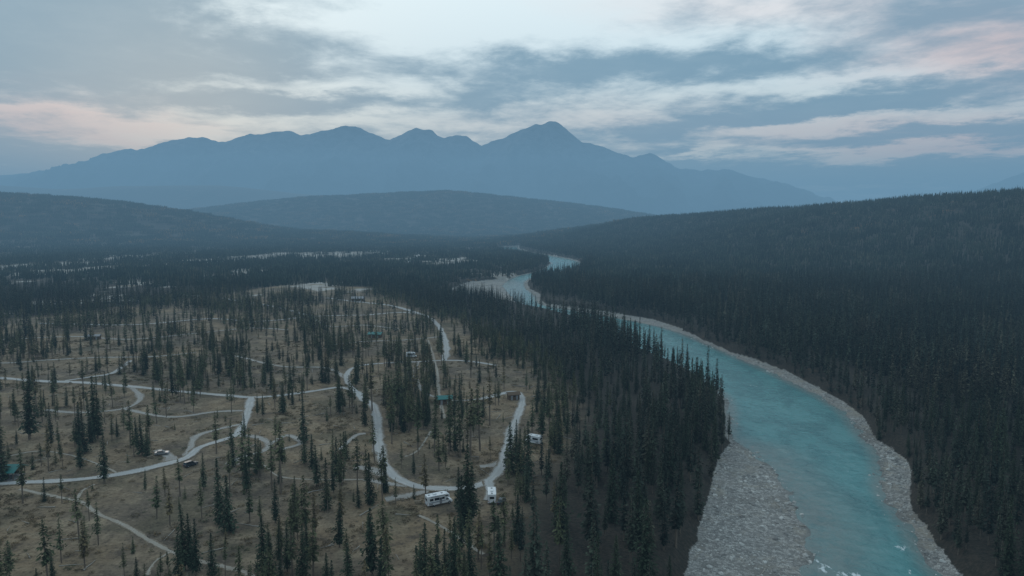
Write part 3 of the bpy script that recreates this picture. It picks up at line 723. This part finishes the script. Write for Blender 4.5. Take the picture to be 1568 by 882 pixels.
def picnic(u,v,rz):
    x,y=g(u,v); B=MB()
    for k in (-.3,-.1,.1,.3): B.box((0,k,.75),(1.9,.17,.05),0)
    for s_ in (-.75,.75): B.box((0,s_,.45),(1.9,.26,.05),0)
    for sx in (-.7,.7):
        B.box((sx,0,.4),(.08,1.5,.08),0); B.box((sx,-.35,.36),(.081,.09,.72),0); B.box((sx,.35,.36),(.081,.09,.72),0)
    B.make('picnic_table',[TIM],(x,y,gz(x,y)),rz,0)
for a in [(640,772,.3),(735,775,1.2),(560,725,.2),(600,772,.7),(300,722,.4),(230,702,1),(425,675,.3),(470,652,.9),(840,690,.4),(645,548,.2),(120,640,.5),(190,636,.2)]: picnic(*a)
def building(name,u,v,w,d,h,rz,roofmat,open_=False):
    x,y=g(u,v); e=bpy.data.objects.new(name,None); link(e); e.location=(x,y,gz(x,y)); e.rotation_euler=(0,0,rz)
    def part(nm,B,mats,bev=.02):
        o=B.make(nm,mats,None,0,bev); o.parent=e
    if open_:
        B=MB()
        for sx in (-1,-.33,.33,1):
            for sy in (-1,1): B.box((sx*(w/2-.2),sy*(d/2-.2),h/2),(.2,.2,h),0)
        part('posts',B,[WOOD]); B=MB(); B.box((0,0,.06),(w,d,.12),0); part('floor_slab',B,[GR])
        B=MB(); B.box((0,d/2-.35,h*.5),(w*.6,.12,h*.8),0); part('back_wall',B,[WOOD])
    else:
        B=MB(); B.box((0,0,h/2),(w,d,h),0)
        for k in range(int(w/.6)): B.box((-w/2+.3+k*.6,-d/2-.015,h/2),(.05,.03,h-.1),0)
        part('walls',B,[WOOD])
        B=MB(); B.box((-w/4,-d/2-.04,1.05),(.95,.06,2.1),0); B.box((w/4,-d/2-.04,1.05),(.95,.06,2.1),0); part('doors',B,[GR])
        B=MB(); B.box((0,-d/2-.04,1.7),(.8,.06,.5),0); B.box((w/2+.02,0,1.7),(.05,.9,.5),0); part('windows',B,[GL])
    B=MB(); o=.6; rh=d*.27
    B.prism([(-d/2-o,h-.05),(0,h+rh),(d/2+o,h-.05),(d/2+o,h+.1),(0,h+rh+.16),(-d/2-o,h+.1)],-w/2-o,w/2+o,0)
    for k in range(int((w+2*o)/.8)):
        B.box((0,-w/2-o+.2+k*.8,h+rh+.18),(.1,.05,.04),0)
    oo=B.make('roof',[roofmat],None,math.pi/2,.02); oo.parent=e
    B=MB(); B.prism([(-d/2,h),(0,h+rh-.02),(d/2,h)],-w/2+.01,w/2-.01,0); oo=B.make('gables',[WOOD],None,math.pi/2,0); oo.parent=e
building('picnic_shelter',8,730,9,6,2.6,.05,TEAL,True)
building('toilet_building',681,617,6,4.2,2.5,.15,TEAL)
building('washroom_building',575,516,9,5,2.6,-.1,TEAL)
building('toilet_building',786,610,5,3.6,2.4,.3,WOOD)
building('washroom_building',145,520,7,4,2.4,.2,GR)
building('cabin',548,461,12,7,3,.1,GR)
# ---------------------------------------------------------------- mountains
prof=[(-900,300),(-500,290),(-200,282),(-60,276),(0,270),(60,265),(110,257),(135,253),(152,246),(165,238),(180,237),(195,232),(208,229),(218,233),(232,229),(250,223),(275,218),(298,212),(318,214),(340,220),(352,221),(370,213),(388,208),(410,208),(425,205),(440,204),(455,205),(465,209),(485,206),(503,203),(520,198),(532,196),(548,196),(562,203),(580,211),(600,216),(618,208),(632,203),(640,199),(650,203),(664,202),(672,210),(680,213),(700,211),(716,210),(725,217),(738,225),(752,219),(775,212),(800,201),(815,195),(830,194),(843,187),(855,192),(866,201),(880,214),(890,220),(912,225),(935,232),(952,239),(968,243),(980,239),(992,236),(1003,240),(1018,250),(1040,260),(1070,262),(1095,261),(1115,262),(1140,270),(1180,278),(1210,288),(1245,299),(1290,312),(1340,322),(1420,318),(1500,288),(1530,276),(1568,262),(1650,240),(1760,232),(1900,260),(2300,300)]
YM=14000.
px=np.array([(u-784)/F*YM for u,v in prof]); pz=np.array([CAMH+(345-v)/F*YM for u,v in prof])
mx=np.linspace(px[0],px[-1],1300); mp_=np.interp(mx,px,pz)+(fbm(mx,mx*0,160,91,3)-.5)*60
s=np.concatenate([np.linspace(-.35,0,12)[:-1],np.linspace(0,1,150)])
MX,S=np.meshgrid(mx,s)
H0=np.broadcast_to(mp_,MX.shape)
depth=4200
warp=(fbm(MX,S*depth,1500,93,3)-.5)*900*np.clip(np.abs(S)*4,0,1)
sp=1-np.abs(2*fbm(MX+warp,S*depth*.35,750,95,4)-1)*1.0
sp2=1-np.abs(2*fbm(MX+warp*.6,S*depth*.5,260,99,3)-1)
ab=np.abs(S)
A=ab*(1-ab)*4
base=H0*np.where(S>=0,(1-ab)**1.25,1-ab*1.5)
Zm=base+A*((sp-.75)*900+(sp2-.75)*320)*np.clip(H0/1500,.25,1)
Zm=np.minimum(Zm,H0-ab*H0*.35)
Ym=YM-S*depth
me=mesh_np('mountain_range',np.stack([MX,Ym,Zm-20*(ab>=.999)],-1).reshape(-1,3),gridfaces(*MX.shape)[:,::-1])
mt=link(bpy.data.objects.new('mountain_range',me))
m,nt,b=newmat('mountain_rock'); N=NT(nt)
ge=N.n('ShaderNodeNewGeometry'); P=ge.outputs['Position']; sx=N.n('ShaderNodeSeparateXYZ'); N.l(P,sx.inputs[0])
q=N.noise(P,.0022,7,.65); q2=N.noise(P,.006,6,.7)
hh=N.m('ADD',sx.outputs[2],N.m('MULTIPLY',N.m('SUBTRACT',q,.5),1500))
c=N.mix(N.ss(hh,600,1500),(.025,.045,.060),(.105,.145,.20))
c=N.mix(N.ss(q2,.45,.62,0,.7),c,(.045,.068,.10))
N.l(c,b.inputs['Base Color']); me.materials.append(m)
# ---------------------------------------------------------------- haze layer of air; its own emission stands in for scattered light
B=MB(); B.box((0,10500,610),(50000,30000,1400),0)
m=bpy.data.materials.new('glowing_valley_haze'); m.use_nodes=True; nt=m.node_tree; nt.nodes.clear(); N=NT(nt)
out=N.n('ShaderNodeOutputMaterial'); ab_=N.n('ShaderNodeVolumeAbsorption'); em=N.n('ShaderNodeEmission'); ad=N.n('ShaderNodeAddShader')
SIG=1.45e-4
ab_.inputs['Color'].default_value=(0,0,0,1); ab_.inputs['Density'].default_value=SIG
em.inputs['Color'].default_value=(.142,.278,.405,1); em.inputs['Strength'].default_value=SIG
N.l(ab_.outputs[0],ad.inputs[0]); N.l(em.outputs[0],ad.inputs[1]); N.l(ad.outputs[0],out.inputs['Volume'])
haze=B.make('haze',[m],None,0,0)
# ---------------------------------------------------------------- sky
w=bpy.data.worlds.new('World'); scene.world=w; w.use_nodes=True; nt=w.node_tree; N=NT(nt)
try: w.cycles.sampling_method='NONE'
except Exception as e: print(e)
bg=nt.nodes['Background']
sky=N.n('ShaderNodeTexSky'); sky.sky_type='NISHITA'; sky.sun_disc=False; sky.sun_elevation=math.radians(6); sky.sun_rotation=math.radians(-25)
tc=N.n('ShaderNodeTexCoord').outputs['Generated']; sp_=N.n('ShaderNodeSeparateXYZ'); N.l(tc,sp_.inputs[0]); dx,dy,dz=sp_.outputs
ay=N.m('MAXIMUM',N.m('ABSOLUTE',dy),.02)
S_=N.m('DIVIDE',dx,ay); T_=N.m('DIVIDE',dz,ay)
zz=N.m('ADD',N.m('MAXIMUM',dz,0),.10)
cv=N.n('ShaderNodeCombineXYZ'); N.l(N.m('DIVIDE',dx,zz),cv.inputs[0]); N.l(N.m('DIVIDE',dy,zz),cv.inputs[1])
# gentle warp so the cloud banks have ragged, not elliptical, outlines
wn=N.n('ShaderNodeTexNoise'); wn.inputs['Scale'].default_value=1.7; wn.inputs['Detail'].default_value=6; wn.inputs['Roughness'].default_value=.64; N.l(cv.outputs[0],wn.inputs['Vector'])
ws=N.n('ShaderNodeSeparateColor'); N.l(wn.outputs['Color'],ws.inputs[0])
st=N.n('ShaderNodeCombineXYZ')
N.l(N.m('MULTIPLY_ADD',N.m('SUBTRACT',ws.outputs[0],.5),.30,S_),st.inputs[0]); N.l(N.m('MULTIPLY_ADD',N.m('SUBTRACT',ws.outputs[1],.5),.075,T_),st.inputs[1])
def blob(u,v,ru,rv,wt,rot=0):
    mp=N.n('ShaderNodeMapping',vector_type='TEXTURE'); N.l(st.outputs[0],mp.inputs['Vector'])
    mp.inputs['Location'].default_value=((u-784)/F,(345-v)/F,0); mp.inputs['Rotation'].default_value=(0,0,rot); mp.inputs['Scale'].default_value=(ru/F*1.9,rv/F*1.9,1)
    gr=N.n('ShaderNodeTexGradient',gradient_type='SPHERICAL'); N.l(mp.outputs[0],gr.inputs[0])
    return N.ss(gr.outputs['Fac'],0,1,0,wt)
def total(L):
    r=None
    for a in L:
        x=blob(*a); r=x if r is None else N.m('ADD',r,x)
    return r
nA=N.noise(cv.outputs[0],1.5,8,.62,.3); nC=N.noise(cv.outputs[0],4.5,6,.62,.3)
light=total([(640,20,240,80,.52),(900,25,240,60,.42),(470,138,170,13,.36),(620,190,330,16,.30),(760,165,90,12,.2),(600,120,130,30,.25),(1180,135,300,11,.36,.10),(1260,192,320,12,.56,.05),(1420,233,220,7,.55),(110,190,170,12,.42,-.10),(220,215,120,10,.60),(1060,235,60,7,.5,.15),(1480,75,170,40,.26,.2),(1160,60,160,26,.16),(420,25,50,24,.2),(60,172,90,8,.3),
  (150,95,380,48,-.50),(390,165,190,14,-.40),(880,110,210,22,-.62,.04),(700,155,120,12,-.2),(1050,196,240,11,-.5,.10),(1380,150,260,18,-.5,.12),(1500,205,200,11,-.45,.05),(1350,268,460,18,-.55),(60,240,260,22,-.45),(1300,100,120,16,-.22),(200,15,240,34,-.50),(1130,90,90,14,-.2)])
fac=N.m('ADD',N.m('ADD',N.m('MULTIPLY',N.m('SUBTRACT',nA,.5),1.7),N.m('MULTIPLY',N.m('SUBTRACT',nC,.5),.7)),light)
b1=N.ss(fac,-.30,.50)
dark=N.mix(N.ss(T_,.05,.30),(.27,.375,.465),(.235,.38,.485))
dark=N.mix(N.ss(nC,.35,.7,0,.32),dark,(.37,.50,.58))
warmf=N.m('MINIMUM',total([(1560,75,220,70,.95),(1500,225,240,30,.8),(20,180,190,34,.9),(210,213,150,25,.5),(1180,15,260,30,.35),(1300,195,260,30,.3),(950,200,260,30,.25)]),1.0)
lightc=N.mix(N.ss(T_,.09,.25),(1.42,1.34,1.14),(1.12,1.25,1.26))
lightc=N.mix(warmf,lightc,(1.32,.88,.74))
dark=N.mix(N.m('MULTIPLY',warmf,.45),dark,(.54,.45,.48))
col=N.mix(b1,dark,lightc)
sk=N.n('ShaderNodeVectorMath',operation='SCALE'); N.l(sky.outputs[0],sk.inputs[0]); sk.inputs['Scale'].default_value=.02
ad=N.n('ShaderNodeVectorMath',operation='ADD'); N.l(col,ad.inputs[0]); N.l(sk.outputs[0],ad.inputs[1])
N.l(ad.outputs[0],bg.inputs['Color']); bg.inputs['Strength'].default_value=1.0
# ---------------------------------------------------------------- sun (very soft dusk glow)
sd_=bpy.data.lights.new('sun','SUN'); sd_.energy=.5; sd_.angle=math.radians(20); sd_.color=(1,.86,.72)
so=link(bpy.data.objects.new('sun',sd_)); d=Vector((-math.sin(math.radians(25)),math.cos(math.radians(25)),math.tan(math.radians(28))))
so.rotation_euler=d.to_track_quat('Z','Y').to_euler()
# ---------------------------------------------------------------- camera
cd=bpy.data.cameras.new('camera'); cd.sensor_width=36; cd.lens=36*F/1568; cd.clip_start=1; cd.clip_end=80000
co=link(bpy.data.objects.new('camera',cd)); co.location=(0,0,CAMH); co.rotation_euler=(math.pi/2-PITCH,0,0)
scene.camera=co
